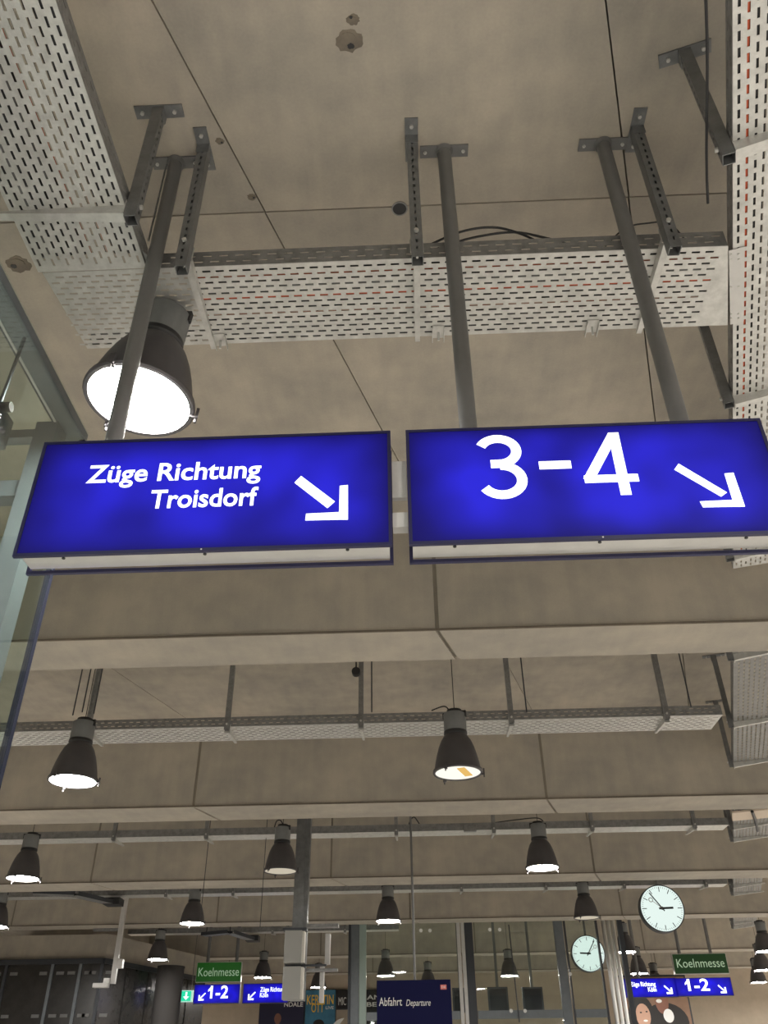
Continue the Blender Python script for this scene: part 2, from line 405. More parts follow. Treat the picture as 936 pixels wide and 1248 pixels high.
# dash
a, b = W(657, 567), W(696, 565); join_strokes('figure', [stroke_w([a, (b[0], a[1])], .035)], SR)
# figure 4
zt, zb = W(745, 527)[1], W(760, 603)[1]; xl = W(712, 582)[0]; xr = W(778, 580)[0]; xs = W(768, 600)[0] - .014; zc_ = zb + (zt - zb) * .26
join_strokes('figure', [stroke_w([(xs, zt), (xs, zb)], .037), stroke_w([(xl, zc_), (xr, zc_)], .033), stroke_w([(xs - .004, zt - .012), (xl + .012, zc_ - .006)], .035)], SR)
# hanger poles of the signs
def sign_pole(parent, px, py, ztop=CEIL, plate=1):
    p = atZ(px, py, CEIL); x, y = p.x, YS + SD / 2
    y = 2.428
    mb = MB(); mb.tube([V((x, y, 3.55)), V((x, y, CEIL - .01))], .034, 20); mb.tube([V((x, y, CEIL - .03)), V((x, y, CEIL - .008))], [.037, .046], 20)
    o = mb.build('hanger_pole', POLE, parent, loc=(x, y, 3.5), smooth=True)
    mb = MB(); mb.box(x - .12, y - .032, CEIL - .01, x + .12, y + .032, CEIL); q = mb.build('ceiling_plate', POLE, o, loc=(x, y, CEIL - .01))
    for s in (-1, 1):
        mb = MB(); c = V((x + s * .095, y, CEIL - .01)); mb.tube([c, c - V((0, 0, .008))], .009, 6); mb.tube([c - V((0, 0, .008)), c - V((0, 0, .014))], .005, 8)
        mb.build('bolt', GALV, parent, loc=c)
sign_pole(SL, 213, 190); sign_pole(SR, 541, 187); sign_pole(SR, 733, 183)
mb = MB(); mb.box(-.049, 2.37, 3.30, .002, 2.39, 3.46); mb.box(-.049, 2.36, 3.17, .002, 2.40, 3.23)
mb.build('joining_bracket', ALU, SR, loc=(0, 2.36, 3.3))

# ================================================================== CABLE TRAYS
SLOT = dict(pu=.062, pv=.0325, sl=.038, sw=.0105)
def tray(name, O, U, L, wd, label, slot=SLOT, near=1, far=1, skewend=0, skewR=0, railh=.10, floor_mat=GALV, near_from=0, near_to=None, solid=.002, simple=False, group=None):
    """tray floor from O along U, width to the left-hand side W (= z x U), rails up both sides"""
    U = V(U).normalized(); Wd = V((-U.y, U.x, 0)); O = V(O)
    r = empty(name, O, label, 'cable tray', group)
    mb = MB()
    if simple: mb.prism([O, O + U * L, O + U * (L + skewend * wd) + Wd * wd, O + Wd * wd + U * (skewend * wd)], (0, 0, .003)); mb.build('tray_floor', floor_mat, r, loc=O)
    else: mb.perf(O, U, Wd, L, wd, mi=0, skewend=skewend, skewR=skewR, **slot); mb.build('tray_floor', floor_mat, r, loc=O, solid=solid)
    near_to = L if near_to is None else near_to
    for k, on in ((0, near), (1, far)):
        if not on: continue
        st, en = (near_from, near_to) if k == 0 else (skewend * wd, L + skewR * wd)
        B = O + Wd * (wd * k) + U * st + V((0, 0, .001)); mb = MB(); LL = en - st
        if simple: mb.obox(B + U * LL / 2 + V((0, 0, railh / 2)), U * LL / 2, Wd * .0015, V((0, 0, railh / 2)))
        else: mb.perf(B, U, V((0, 0, 1)), LL, railh, .075, .04, .04, .008)
        top = B + V((0, 0, railh)); mb.obox(top + U * LL / 2 + Wd * (.006 if k == 0 else -.006), U * LL / 2, Wd * .006, V((0, 0, .0015)))
        mb.build('side_rail', GALVD, r, loc=B, solid=0 if simple else .002)
    return r
def bolts(parent, pts, d=V((0, 0, -1)), r=.007, h=.006):
    for p in pts:
        mb = MB(); mb.tube([V(p), V(p) + d * h], r, 6); mb.build('bolt', GALV, parent, loc=p)
T1 = tray('cable_tray', (-1.64, 2.475, TRAY), (1, 0, 0), 3.12, .48, 'perforated cable tray running crosswise above the two large blue signs', near_from=.49, near_to=3.12, skewend=.1, skewR=.29)
# splice plate where it meets the skewed tray
mb = MB(); mb.prism([V((1.49, 2.50, TRAY - .004)), V((1.555, 2.48, TRAY - .004)), V((1.69, 2.93, TRAY - .004)), V((1.63, 2.95, TRAY - .004))], (0, 0, .0028)); sp = mb.build('splice_plate', ALU, T1, loc=(1.49, 2.50, TRAY))
bolts(T1, [(1.505 + SK * d + e, 2.52 + d, TRAY - .004) for d in (0, .03, .19, .36, .39) for e in (.0, .035)], r=.005, h=.004)
for px, py in ((268, 412), (534, 408), (720, 404)):
    p = atZ(px, py, TRAY - .004); mb = MB(); mb.box(p.x - .028, 2.885, TRAY - .006, p.x + .028, 2.965, TRAY - .003); mb.box(p.x - .030, 2.885, TRAY - .025, p.x - .027, 2.98, TRAY - .003); mb.box(p.x + .027, 2.885, TRAY - .025, p.x + .030, 2.98, TRAY - .003)
    mb.tube([V((p.x, 2.93, TRAY - .006)), V((p.x, 2.94, TRAY - .05))], .006, 8); mb.build('clip', GALV, T1, loc=p)
T2 = tray('cable_tray', (-1.158, -1.0, TRAY), (0, 1, 0), 3.47, .50, 'perforated cable tray coming in along the left from overhead', near_to=3.45)
mb = MB(); mb.prism([V((-1.15, 2.38, TRAY + .003)), V((-1.15, 2.465, TRAY + .003)), V((-1.09, 2.465, TRAY + .003))], (0, 0, .003)); mb.build('corner_gusset', GALVD, T2, loc=(-1.15, 2.2, TRAY))
# skewed tray on the right (left rail line: x = 0.727 + .30 y)
RX = lambda y: .759 + SK * y
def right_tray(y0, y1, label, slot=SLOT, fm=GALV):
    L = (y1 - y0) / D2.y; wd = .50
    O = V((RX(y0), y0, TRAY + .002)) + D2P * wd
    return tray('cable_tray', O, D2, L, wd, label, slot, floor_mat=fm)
T3 = right_tray(-1.0, 5.36, 'wide perforated cable tray running skewed along the right side overhead')
def post_bracket(x, y, arm, L, label, group, yaw=0, ztop=CEIL, zb=TRAY - .012, drop=.035, aw=1, plate=True, dark=STEEL, name='tray_bracket'):
    """slotted channel post hanging from the ceiling with a cantilever arm (direction arm) carrying the tray"""
    A = V(arm).normalized(); B = V((-A.y, A.x, 0)); r = empty(name, (x, y, zb), label, 'bracket', group); P = V((x, y, 0)); hw = .024
    mb = MB()
    mb.perf(P - B * hw - A * hw + V((0, 0, zb - drop)), V((0, 0, 1)), B, ztop - zb + drop - .006, hw * 2, .05, .036, .022, .010)
    mb.obox(P - B * hw + V((0, 0, (zb - drop + ztop) / 2)), A * hw, B * .0012, V((0, 0, (ztop - zb + drop - .005) / 2)))
    mb.obox(P + B * hw + V((0, 0, (zb - drop + ztop) / 2)), A * hw, B * .0012, V((0, 0, (ztop - zb + drop - .005) / 2)))
    mb.perf(P + B * hw + A * hw + V((0, 0, zb - drop)), V((0, 0, 1)), -B, ztop - zb + drop - .006, hw * 2, .05, .036, .022, .010)
    mb.build('post', dark, r, loc=(x, y, zb), solid=.002)
    mb = MB(); c = P + V((0, 0, ztop - .004)); mb.obox(c, A * .115, B * .032, V((0, 0, .004)))
    mb.obox(c - A * .028 - V((0, 0, .035)), A * .002, B * .03, V((0, 0, .032))); mb.build('ceiling_plate', dark, r, loc=c)
    bolts(r, [c - A * .075 - V((0, 0, .004)), c + A * .08 - V((0, 0, .004))], r=.010, h=.012)
    mb = MB(); s = P + A * (hw + .002) + V((0, 0, zb)); e = s + A * L; h = .011
    mb.prism([s - B * aw * .016 + V((0, 0, h)), e - B * aw * .012 + V((0, 0, h)), e - B * aw * .012 + V((0, 0, -.004)), s - B * aw * .016 + V((0, 0, -.045))], B * .003)
    mb.prism([s + B * aw * .013 + V((0, 0, h)), e + B * aw * .009 + V((0, 0, h)), e + B * aw * .009 + V((0, 0, -.004)), s + B * aw * .013 + V((0, 0, -.045))], B * .003)
    mb.prism([s - B * aw * .016 + V((0, 0, -.045)), e - B * aw * .012 + V((0, 0, -.004)), e + B * aw * .012 + V((0, 0, -.004)), s + B * aw * .016 + V((0, 0, -.045))], (0, 0, -.0025))
    mb.obox(s + A * .002 + V((0, 0, -.01)), A * .002, B * .03, V((0, 0, .045)))
    mb.build('arm', GALV, r, loc=s)
    bolts(r, [P - A * (hw + .001) + V((0, 0, zb + .02))], -A, .011, .012)
    return r
g1 = 'brackets carrying the front crosswise cable tray'
post_bracket(-.950, 2.362, (0, 1, 0), .585, 'slotted steel hanger right beside the leftmost grey sign pole', g1, drop=.15)
post_bracket(.080, 2.362, (0, 1, 0), .585, 'slotted steel hanger left beside the middle grey sign pole', g1, drop=.15)
post_bracket(1.182, 2.362, (0, 1, 0), .585, 'slotted steel hanger right beside the rightmost grey sign pole', g1, drop=.15)
g2 = 'brackets carrying the trays along the sides'
p = atZ(160, 268, TRAY - .012)
post_bracket(-1.125, 2.16, (-1, 0, 0), .56, 'slotted steel hanger at the right edge of the left tray', g2, aw=1.5, drop=.07)
def rb(y, label, **k):
    q = V((RX(y), y, 0)) - D2P * .03
    return post_bracket(q.x, q.y, D2P, .56, label, g2, zb=TRAY - .010, **k)
rb(1.99, 'slotted steel hanger at the left edge of the skewed right tray, nearest one', aw=1.6, drop=.06)
rb(3.50, 'slotted steel hanger behind the rightmost sign pole, top hidden by the cross tray')
rb(5.15, 'bracket end showing just below the right end of the 3-4 sign')

# cables lying in the trays
def cable(pts, r, material, label, group, name='cable', n=7):
    mb = MB(); mb.tube(pts, r, n); return tag(mb.build(name, material, loc=pts[0], smooth=True), label, 'cable', group)
CORD = ['first', 'second', 'third', 'fourth', 'fifth', 'sixth', 'seventh', 'eighth', 'ninth', 'tenth', 'eleventh', 'twelfth', 'thirteenth', 'fourteenth', 'fifteenth', 'sixteenth', 'seventeenth', 'eighteenth']
def lay(O, U, L, wd, plan, where, side='right edge'):
    U = V(U).normalized(); Wd = V((-U.y, U.x, 0)); rnd = random.Random(len(where))
    for ci, (frac, r, mt_, lab) in enumerate(sorted(plan, key=lambda q: q[0])):
        pts = []
        n = 14
        for i in range(n + 1):
            pts.append(V(O) + U * (.01 + (L - .02) * i / n) + Wd * (wd * frac + rnd.uniform(-.001, .001)) + V((0, 0, r + .004)))
        cable(pts, r, mt_, lab + ' ' + where + ', ' + CORD[ci] + ' of all from its ' + side, 'cables ' + where)
bk, rd, gr = 'black cable', 'orange-red cable', 'grey cable'
def plan(n, reds, greys, seed):
    rnd = random.Random(seed); st = 1 / (n + .6)
    return [((k + .8) * st, (.0088 if k in reds else .0098 if k in greys else .0118), RED if k in reds else GREY if k in greys else BLACK, rd if k in reds else gr if k in greys else bk) for k in range(n)]
lay((-.97, 2.475, TRAY), (1, 0, 0), 2.44, .48, plan(16, (2, 6, 10), (4, 12), 1), 'in the crosswise tray', 'front edge')
lay((-1.158, -1.0, TRAY), (0, 1, 0), 3.4, .50, plan(16, (4, 6, 7), (9, 13), 2), 'in the left tray')
O3 = V((RX(-1), -1.0, TRAY + .002)) + D2P * .5
lay(O3, D2, 6.5, .5, plan(16, (14, 9, 4), (6, 11), 3), 'in the skewed right tray', 'far right edge')
# loose loops over the front tray, cable up beside the right tray
def loop(pxs, z0, label, r=.006, Y=2.60):
    P = [atY(px, py, Y) for px, py in pxs]; out = []
    for i in range(len(P) - 1):
        a, b = P[i], P[i + 1]; pm = P[max(0, i - 1)]; pn = P[min(len(P) - 1, i + 2)]
        for k in range(6):
            t = k / 6; out.append(.5 * ((2 * a) + (b - pm) * t + (2 * pm - 5 * a + 4 * b - pn) * t * t + (3 * a - pm - 3 * b + pn) * t ** 3))
    out.append(P[-1]); return cable(out, r, BLACK, label, None)
loop([(512, 304), (560, 283), (600, 277), (632, 284), (660, 297)], 0, 'upper black cable looping over the cross tray rail')
loop([(530, 304), (575, 290), (625, 283), (665, 290), (690, 297)], 0, 'lower black cable looping over the cross tray rail', Y=2.62)
loop([(738, 300), (762, 278), (790, 272), (815, 272), (835, 292)], 0, 'thin grey-brown cable arching behind the rightmost sign pole', r=.004)
q = [V((RX(y) - .03 - .02 * math.sin(y * 2), y, TRAY + .05 + .05 * math.sin(y * 3))) for y in [.6 + .12 * i for i in range(15)] if not 1.86 < y < 2.1]
cable([V((RX(y) - .078 + .008 * math.sin(y * 5), y, TRAY + .10)) for y in [.4 + .12 * i for i in range(17)]], .006, BLACK, 'black cable running beside the left rail of the right tray', None)
mb = MB(); mb.tube([atZ(263, 303, TRAY + .09), atZ(263, 297, TRAY + .17)], .008, 8)

# ------------------------------------------------------------------ trays of the bays behind
SLOTF = dict(pu=.09, pv=.045, sl=.055, sw=.014)
far = []
def near_y(py): return atZ(468, py, TRAY).y
rows = [(881, -5.6, 3.14, 'second', SLOTF), (1014, -9, 4.5, 'third', None), (1085, -9, 5.75, 'fourth', None), (1133, -6.9, -.5, 'fifth', None)]
gt = 'crosswise cable trays under the bays behind the signs'
RY = []
for py, x0, x1, nm, sl in rows:
    y = near_y(py); RY.append(y)
    lab = {'second': 'slotted cable tray crossing the bay just below the big signs', 'third': 'pale cable tray crossing the bay above the grey mast', 'fourth': 'cable tray crossing behind the third beam, level with the clock top', 'fifth': 'farthest short cable tray, above the left green sign'}[nm]
    r = tray('cable_tray', (x0, y, TRAY), (1, 0, 0), x1 - x0, .42 if sl else .30, lab, slot=sl or SLOT, simple=sl is None, group=None, floor_mat=GALV)
px_posts = {0: [100, 275, 440, 622, 806], 1: [131, 248, 483, 601, 718, 838], 2: [100, 196, 281, 562, 663, 755, 850], 3: [248, 330, 420]}
gb = 'slotted hangers of the trays in the bays behind'
names = ['second', 'third', 'fourth', 'fifth']
ords = ['leftmost', 'second from left', 'third from left', 'fourth from left', 'fifth from left', 'sixth from left', 'rightmost']
proto = {}
for i, ps in px_posts.items():
    for k, px in enumerate(ps):
        y = RY[i] - .03; x = atZ(px, rows[i][0], TRAY).x
        lab = '%s grey hanger along the %s crosswise cable tray' % ('rightmost' if k == len(ps) - 1 else ords[k], names[i])
        if i == 0 and k == 0: pb = post_bracket(x, y, (0, 1, 0), .46, lab, gb, dark=GALVD); px0 = (x, y)
        else:
            o = copy_tree(pb, None, V((x, y, TRAY - .012))); o['label'] = lab
# right skewed tray in the bays behind
for i, (y0, y1, lab) in enumerate([(6.5, 9.95, 'right-hand tray section between the first and second beams'), (11.3, 13.6, 'right-hand tray section hanging behind the second beam'), (15.6, 18.0, 'right-hand tray section behind the third beam, right of the clock'), (20.1, 22.2, 'right-hand tray section behind the fourth beam, right of the clock')]):
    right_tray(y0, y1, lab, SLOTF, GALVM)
    for k, yy in enumerate((y0 + .35, (y0 + y1) / 2 + .3, y1 - .1)):
        q = V((RX(yy), yy, 0)) - D2P * .03
        o = post_bracket(q.x, q.y, D2P, .56, '%s hanger of the %s' % (('nearest', 'middle', 'farthest')[k], lab), g2, zb=TRAY - .010)
# white board on the third right tray
p = V((RX(12.0), 12.0, TRAY - .055)); mb = MB(); mb.obox(p + D2P * .25 + V((0, 0, -.0)), D2P * .28, D2 * .22, V((0, 0, .012)))
o = tag(mb.build('cover_board', mat('cover_board', (.62, .52, .42, 1), .7), loc=p), 'pale cover board strapped under the right tray behind the second beam', 'board')
mb = MB(); mb.tube([p + D2P * .22 + D2 * (-.24) + V((0, 0, -.02)), p + D2P * .27 + D2 * .24 + V((0, 0, -.02)), p + D2P * .30 + D2 * .7 + V((0, 0, -.06))], .02, 8); mb.build('strap', BLACK, o, loc=p)

p = atY(434, 819, 8.22); mb = MB(); mb.tube([V((p.x, 8.19, p.z)), V((p.x, 8.25, p.z))], .045, 18); mb.box(p.x - .008, 8.21, p.z, p.x + .008, 8.23, CEIL)
tag(mb.build('junction_box', BLACK, loc=p, smooth=True), 'small round black box beside the third hanger of the second tray', 'junction box')
p = atY(573, 1014, near_y(1014) - .05); mb = MB(); mb.box(p.x - .09, p.y - .04, TRAY - .035, p.x + .09, p.y + .03, TRAY + .06)
tag(mb.build('junction_box', GALVD, loc=p), 'small grey box under the third tray right of the board pole', 'junction box')
YL = near_y(1014) + .006
loop([(497, 1010), (500, 1000), (505, 996), (511, 1004)], 0, 'small black cable hook above the third tray by the board pole', r=.008, Y=YL)
loop([(600, 1003), (630, 999), (655, 997), (663, 1003), (661, 1008)], 0, 'black cable arching over the third tray to the lit lamp', r=.008, Y=YL)
loop([(526, 866), (540, 861), (546, 864), (549, 872)], 0, 'black cable bow feeding the half-lit middle lamp', r=.007, Y=8.30)
loop([(334, 1010), (337, 1001), (342, 1000), (346, 1007)], 0, 'cable bow above the unlit lamp by the mast', r=.008, Y=YL)

# ================================================================== PENDANT LAMPS
def make_lamp():
    r = empty('pendant_lamp', (0, 0, 0))
    R = .215
    prof = [(.098, .335), (.112, .32), (.138, .28), (.162, .22), (.182, .15), (.198, .08), (.208, .02), (.212, 0)]
    inn = [(.204, 0), (.198, .03), (.188, .08), (.172, .15), (.150, .22), (.12, .28), (.08, .31), (.0005, .315)]
    mb = MB(); mb.lathe(prof, n=40); mb.build('shade', SHADE, r, smooth=True)
    mb = MB(); mb.lathe(inn, n=40); mb.build('reflector', CHROME, r, smooth=True)
    mb = MB(); mb.lathe([(.202, -.012), (.218, -.014), (.224, -.004), (.222, .012), (.212, .016), (.204, .010)], n=40, close=True); mb.build('rim', SHADE, r, smooth=True)
    mb = MB(); mb.lathe([(.0005, .545), (.09, .545), (.104, .535), (.104, .385), (.100, .375), (.100, .36)], n=32); mb.build('neck', NECK, r, smooth=True)
    mb = MB(); mb.lathe([(.092, .375), (.106, .37), (.108, .345), (.098, .333)], n=32)
    mb.build('collar', BLACK, r, smooth=True)
    mb = MB(); mb.tube([V((0, 0, .545)), V((0, 0, .575))], .07, 20); mb.box(-.085, -.012, .545, .085, .012, .562)
    mb.box(.075, -.012, .5, .112, .012, .56); mb.box(-.112, -.012, .5, -.075, .012, .56); mb.build('mount', BLACK, r)
    for k in range(3):
        a = 2 * PI * k / 3 + .35; d = V((math.cos(a), math.sin(a), 0)); t = V((-d.y, d.x, 0)); mb = MB()
        mb.obox(d * .232 + V((0, 0, .0)), d * .006, t * .011, V((0, 0, .028))); mb.obox(d * .222 + V((0, 0, -.022)), d * .016, t * .007, V((0, 0, .006))); mb.tube([d * .232 + V((0, 0, -.03)), d * .232 + V((0, 0, -.048))], .006, 8)
        mb.build('clip', SHADE, r)
    mb = MB(); mb.disc((0, 0, -.004), .203, 40, th=.004); mb.build('glass', LIT, r)
    mb = MB(); mb.tube([V((0, 0, .57)), V((0, 0, 1.6))], .004, 6); mb.build('hanging_cord', BLACK, r)
    return r
def plen(o, zrim):
    for ch in o.children:
        if ch.name.startswith('hanging_cord'):
            ch.scale.z = 1
            h = (CEIL if o.location.y > 3 else TRAY + .0) - zrim; ch.data = ch.data.copy()
            for v in ch.data.vertices:
                if v.co.z > .572: v.co.z = max(h, .58)
        if False: pass
lamps = [
 (170, 487, 2.72, 'L', 'brightly lit pendant lamp partly hidden by the left sign pole'),
 (89, 951, 7.50, 'L', 'lit pendant lamp at far left below the second tray'),
 (558, 941, 7.50, 'H', 'pendant lamp hanging in the middle with a dim interior and yellow patch'),
 (28, 1070, 11.75, 'L', 'lit pendant lamp at the left edge behind the second beam'),
 (342, 1061, 11.6, 'D', 'unlit pendant lamp just left of the grey mast'),
 (661, 1057, 11.75, 'L', 'lit pendant lamp right of centre behind the second beam'),
 (-6, 1129, 15.9, 'L', 'lit pendant lamp cut off by the left picture edge'),
 (234, 1125, 15.9, 'L', 'lit pendant lamp above the left green sign'),
 (473, 1122, 15.9, 'L', 'lit pendant lamp above the departure board'),
 (715, 1118, 15.9, 'D', 'unlit pendant lamp left of the clock'),
 (192, 1169, 19.75, 'L', 'lit pendant lamp above the round grey column'),
 (470, 1189, 23.2, 'L', 'small lit lamp left behind the glass hall'),
 (522, 1201, 25.8, 'D', 'dark lamp showing only its cap above the departure board'),
 (621, 1189, 23.2, 'L', 'small lit lamp in the middle behind the glass hall'),
 (763, 1160, 20.2, 'L', 'lit lamp right of the chrome pipes'),
 (779, 1186, 23.2, 'L', 'small lit lamp just above the right blue Züge Richtung sign'),
 (800, 1203, 25.8, 'D', 'dark lamp half hidden behind the right blue sign'),
 (320, 1191, 23.2, 'L', 'small lit lamp right of the left green sign'),
 (388, 1203, 25.8, 'L', 'small lit lamp in front of the blue poster'),
 (934, 1159, 19.72, 'L', 'lit lamp cut off at the right picture edge, upper one'),
 (930, 1182, 23.2, 'L', 'small lit lamp at the right edge, middle one'),
 (925, 1197, 25.8, 'L', 'small lit lamp at the right edge, lowest one'),
]
L0 = make_lamp(); first = True
for px, py, Y, st, lab in lamps:
    p = atY(px, py, Y)
    if first: o = L0; o.location = p; first = False
    else: o = copy_tree(L0, None, p); o.rotation_euler = (0, 0, random.uniform(-.5, .5)); o.scale = (1, 1, 1)
    tag(o, lab, 'lamp', 'bell-shaped pendant lamps')
    plen(o, p.z)
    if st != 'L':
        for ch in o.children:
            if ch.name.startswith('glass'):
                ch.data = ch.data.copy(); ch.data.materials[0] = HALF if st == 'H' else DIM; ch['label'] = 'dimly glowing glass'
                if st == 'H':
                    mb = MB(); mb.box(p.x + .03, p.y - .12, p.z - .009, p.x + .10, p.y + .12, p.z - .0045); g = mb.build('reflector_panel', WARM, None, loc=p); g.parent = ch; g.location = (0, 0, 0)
    if Y < 3: o.rotation_euler = (0, math.radians(5), 0); o.scale = (1.1, 1.1, 1)
# neck of lamp 1 must not reach the tray above

# ================================================================== GLASS LIFT AT THE LEFT
YB = 3.2; kx = -1.600; ztp = 4.345
lift = empty('glass_shaft', (kx - .9, 1.6, 0), 'tall glass and steel shaft at the left picture edge', 'glass shaft')
def part(name, fn, material, parent, loc=None, **k):
    mb = MB(); fn(mb); return mb.build(name, material, parent, loc=loc if loc is not None else mb.v[0], **k)
part('top_rail', lambda m: m.box(kx - .10, -1.2, ztp - .05, kx, YB, ztp), FRAME, lift)
part('top_rail', lambda m: m.box(kx - 1.9, YB - .06, ztp - .05, kx - .10, YB, ztp), FRAME, lift)
part('seal', lambda m: m.box(kx - .026, YB - .026, 0, kx, YB, ztp - .05), mat('rubber_seal', (.02, .022, .035, 1), .9, spec=.05), lift)
part('seal', lambda m: m.box(kx - .112, -1.2, ztp - .052, kx - .101, YB - .061, ztp - .004), FRAMED, lift)
part('edge_strip', lambda m: m.box(kx - .100, -1.2, ztp - .056, kx - .090, YB - .07, ztp - .0505), ALU, lift)
part('post', lambda m: m.box(kx - .185, YB - .17, 0, kx - .08, YB - .06, ztp - .05), FRAME, lift)
part('beam', lambda m: m.box(kx - .42, -1.2, ztp - .22, kx - .30, YB - .17, ztp - .05), FRAME, lift)
part('cross_rail', lambda m: m.box(kx - 1.9, YB - .16, 3.86, kx - .185, YB - .08, 3.95), FRAME, lift)
part('glass_pane', lambda m: m.box(kx - .008, 1.5, 0, kx - .002, YB - .027, ztp - .05), GLASS, lift)
part('glass_pane', lambda m: m.box(kx - .008, -1.2, 0, kx - .002, 1.49, ztp - .05), GLASS, lift)
part('glass_pane', lambda m: m.box(kx - 1.9, YB - .012, 0, kx - .027, YB - .004, ztp - .05), GLASS, lift)
part('glass_roof', lambda m: m.box(kx - 1.9, -1.2, ztp + .001, kx - .0, YB, ztp + .012), GLASS, lift)
a = atX(30, 412, kx - .03); b = atX(-6, 508, kx - .07)
part('tie_rod', lambda m: m.tube([a, b], .008, 8), FRAMED, lift, smooth=True)
def spider(m):
    c = atX(14, 496, kx - .02); m.tube([c, c + V((-.05, 0, 0))], .022, 12); m.tube([c + V((-.05, 0, 0)), c + V((-.11, 0, .02))], .012, 8)
part('glass_clamp', spider, COLUMN, lift, smooth=True)

# ================================================================== HANGING MAST WITH DISPLAYS
ym = 12.1; xm_ = atY(368, 1070, ym).x
mast = empty('display_mast', (xm_, ym, 2.4), 'grey steel mast left of centre carrying pale display boxes', 'mast')
zlo = atY(362, 1222, ym).z
part('mast_post', lambda m: (m.box(xm_ - .09, ym - .09, zlo + .02, xm_ + .05, ym + .09, CEIL - .0), m.box(xm_ + .05, ym - .07, zlo + .02, xm_ + .10, ym + .07, CEIL)), STEEL, mast)
za, zb_, zc2, zd = [atY(360, y, ym).z for y in (1138, 1177, 1181, 1221)]
xa, xb = atY(352, 1160, ym).x, atY(371, 1160, ym).x
for z1_, z0_ in ((za, zb_), (zc2, zd)):
    o = part('display_box', lambda m: m.box(xa - .02, ym - .30, z0_, xb, ym - .13, z1_), mat('display_case', (.30, .30, .285, 1), .6), mast, bevel=.008)
    part('display_edge', lambda m: m.box(xb, ym - .28, z0_ + .01, xb + .03, ym - .14, z1_ - .01), mat('display_edge', (.62, .60, .55, 1), .5), o)
part('mount_bar', lambda m: m.box(xa - .05, ym - .29, za + .001, xb + .05, ym - .10, za + .03), FRAMED, mast)
part('mount_bar', lambda m: m.box(xa - .02, ym - .12, zb_ - .02, xb + .30, ym - .08, zb_ + .0), FRAMED, mast)
x2 = atY(398, 1150, ym + .1).x
part('side_display', lambda m: m.box(x2 - .02, ym + .12, atY(398, 1173, ym).z, x2 + .04, ym + .25, atY(398, 1136, ym).z), ALU, mast)
part('side_display', lambda m: m.box(x2 - .08, ym + .12, zd, x2 - .03, ym + .25, atY(398, 1176, ym).z), ALU, mast)
part('mount_bar', lambda m: m.box(xm_ + .10, ym - .03, atY(400, 1130, ym).z, x2 + .16, ym + .10, atY(400, 1130, ym).z + .04), GALVD, mast)
part('mount_bar', lambda m: m.box(xm_ + .10, ym - .03, zc2 - .03, x2 + .16, ym + .10, zc2 + .0), GALVD, mast)

# ================================================================== DEPARTURE BOARD
yd = 11.5; P0 = atY(459, 1195, yd); P1 = atY(549, 1196, yd); zt_ = P0.z; hb = 1.15
board = empty('departure_board', ((P0.x + P1.x) / 2, yd, zt_ - hb), 'dark navy board with Abfahrt Departure lettering at the bottom', 'information board')
NAVB = mat('navy_board', (.008, .009, .05, 1), .6, spec=.1)
part('board_panel', lambda m: m.box(P0.x, yd, zt_ - hb, P1.x, yd + .12, zt_), NAVB, board, bevel=.004)
a = atY(462, 1226, yd); b = atY(490, 1226, yd); lettering('Abfahrt', a.x, b.x, a.z, a.z + .085, yd - .002, board, WHITEP)
a = atY(495, 1226, yd); b = atY(525, 1226, yd); lettering('Departure', a.x, b.x, a.z, a.z + .065, yd - .002, board, WHITEP, shear=.25)
a = atY(537, 1206, yd); b = atY(544, 1200, yd); o = part('logo', lambda m: m.box(a.x, yd - .003, a.z, b.x, yd - .0005, b.z), mat('red_logo', (.75, .20, .18, 1), .5), board)
lettering('DB', a.x + .012, b.x - .012, a.z + .015, b.z - .015, yd - .004, o, WHITEP, bold=.01)
xp = atY(503, 1100, yd).x
part('hanger_pole', lambda m: m.tube([V((xp, yd + .06, zt_)), V((xp, yd + .06, CEIL))], .015, 14), POLE, board, smooth=True)

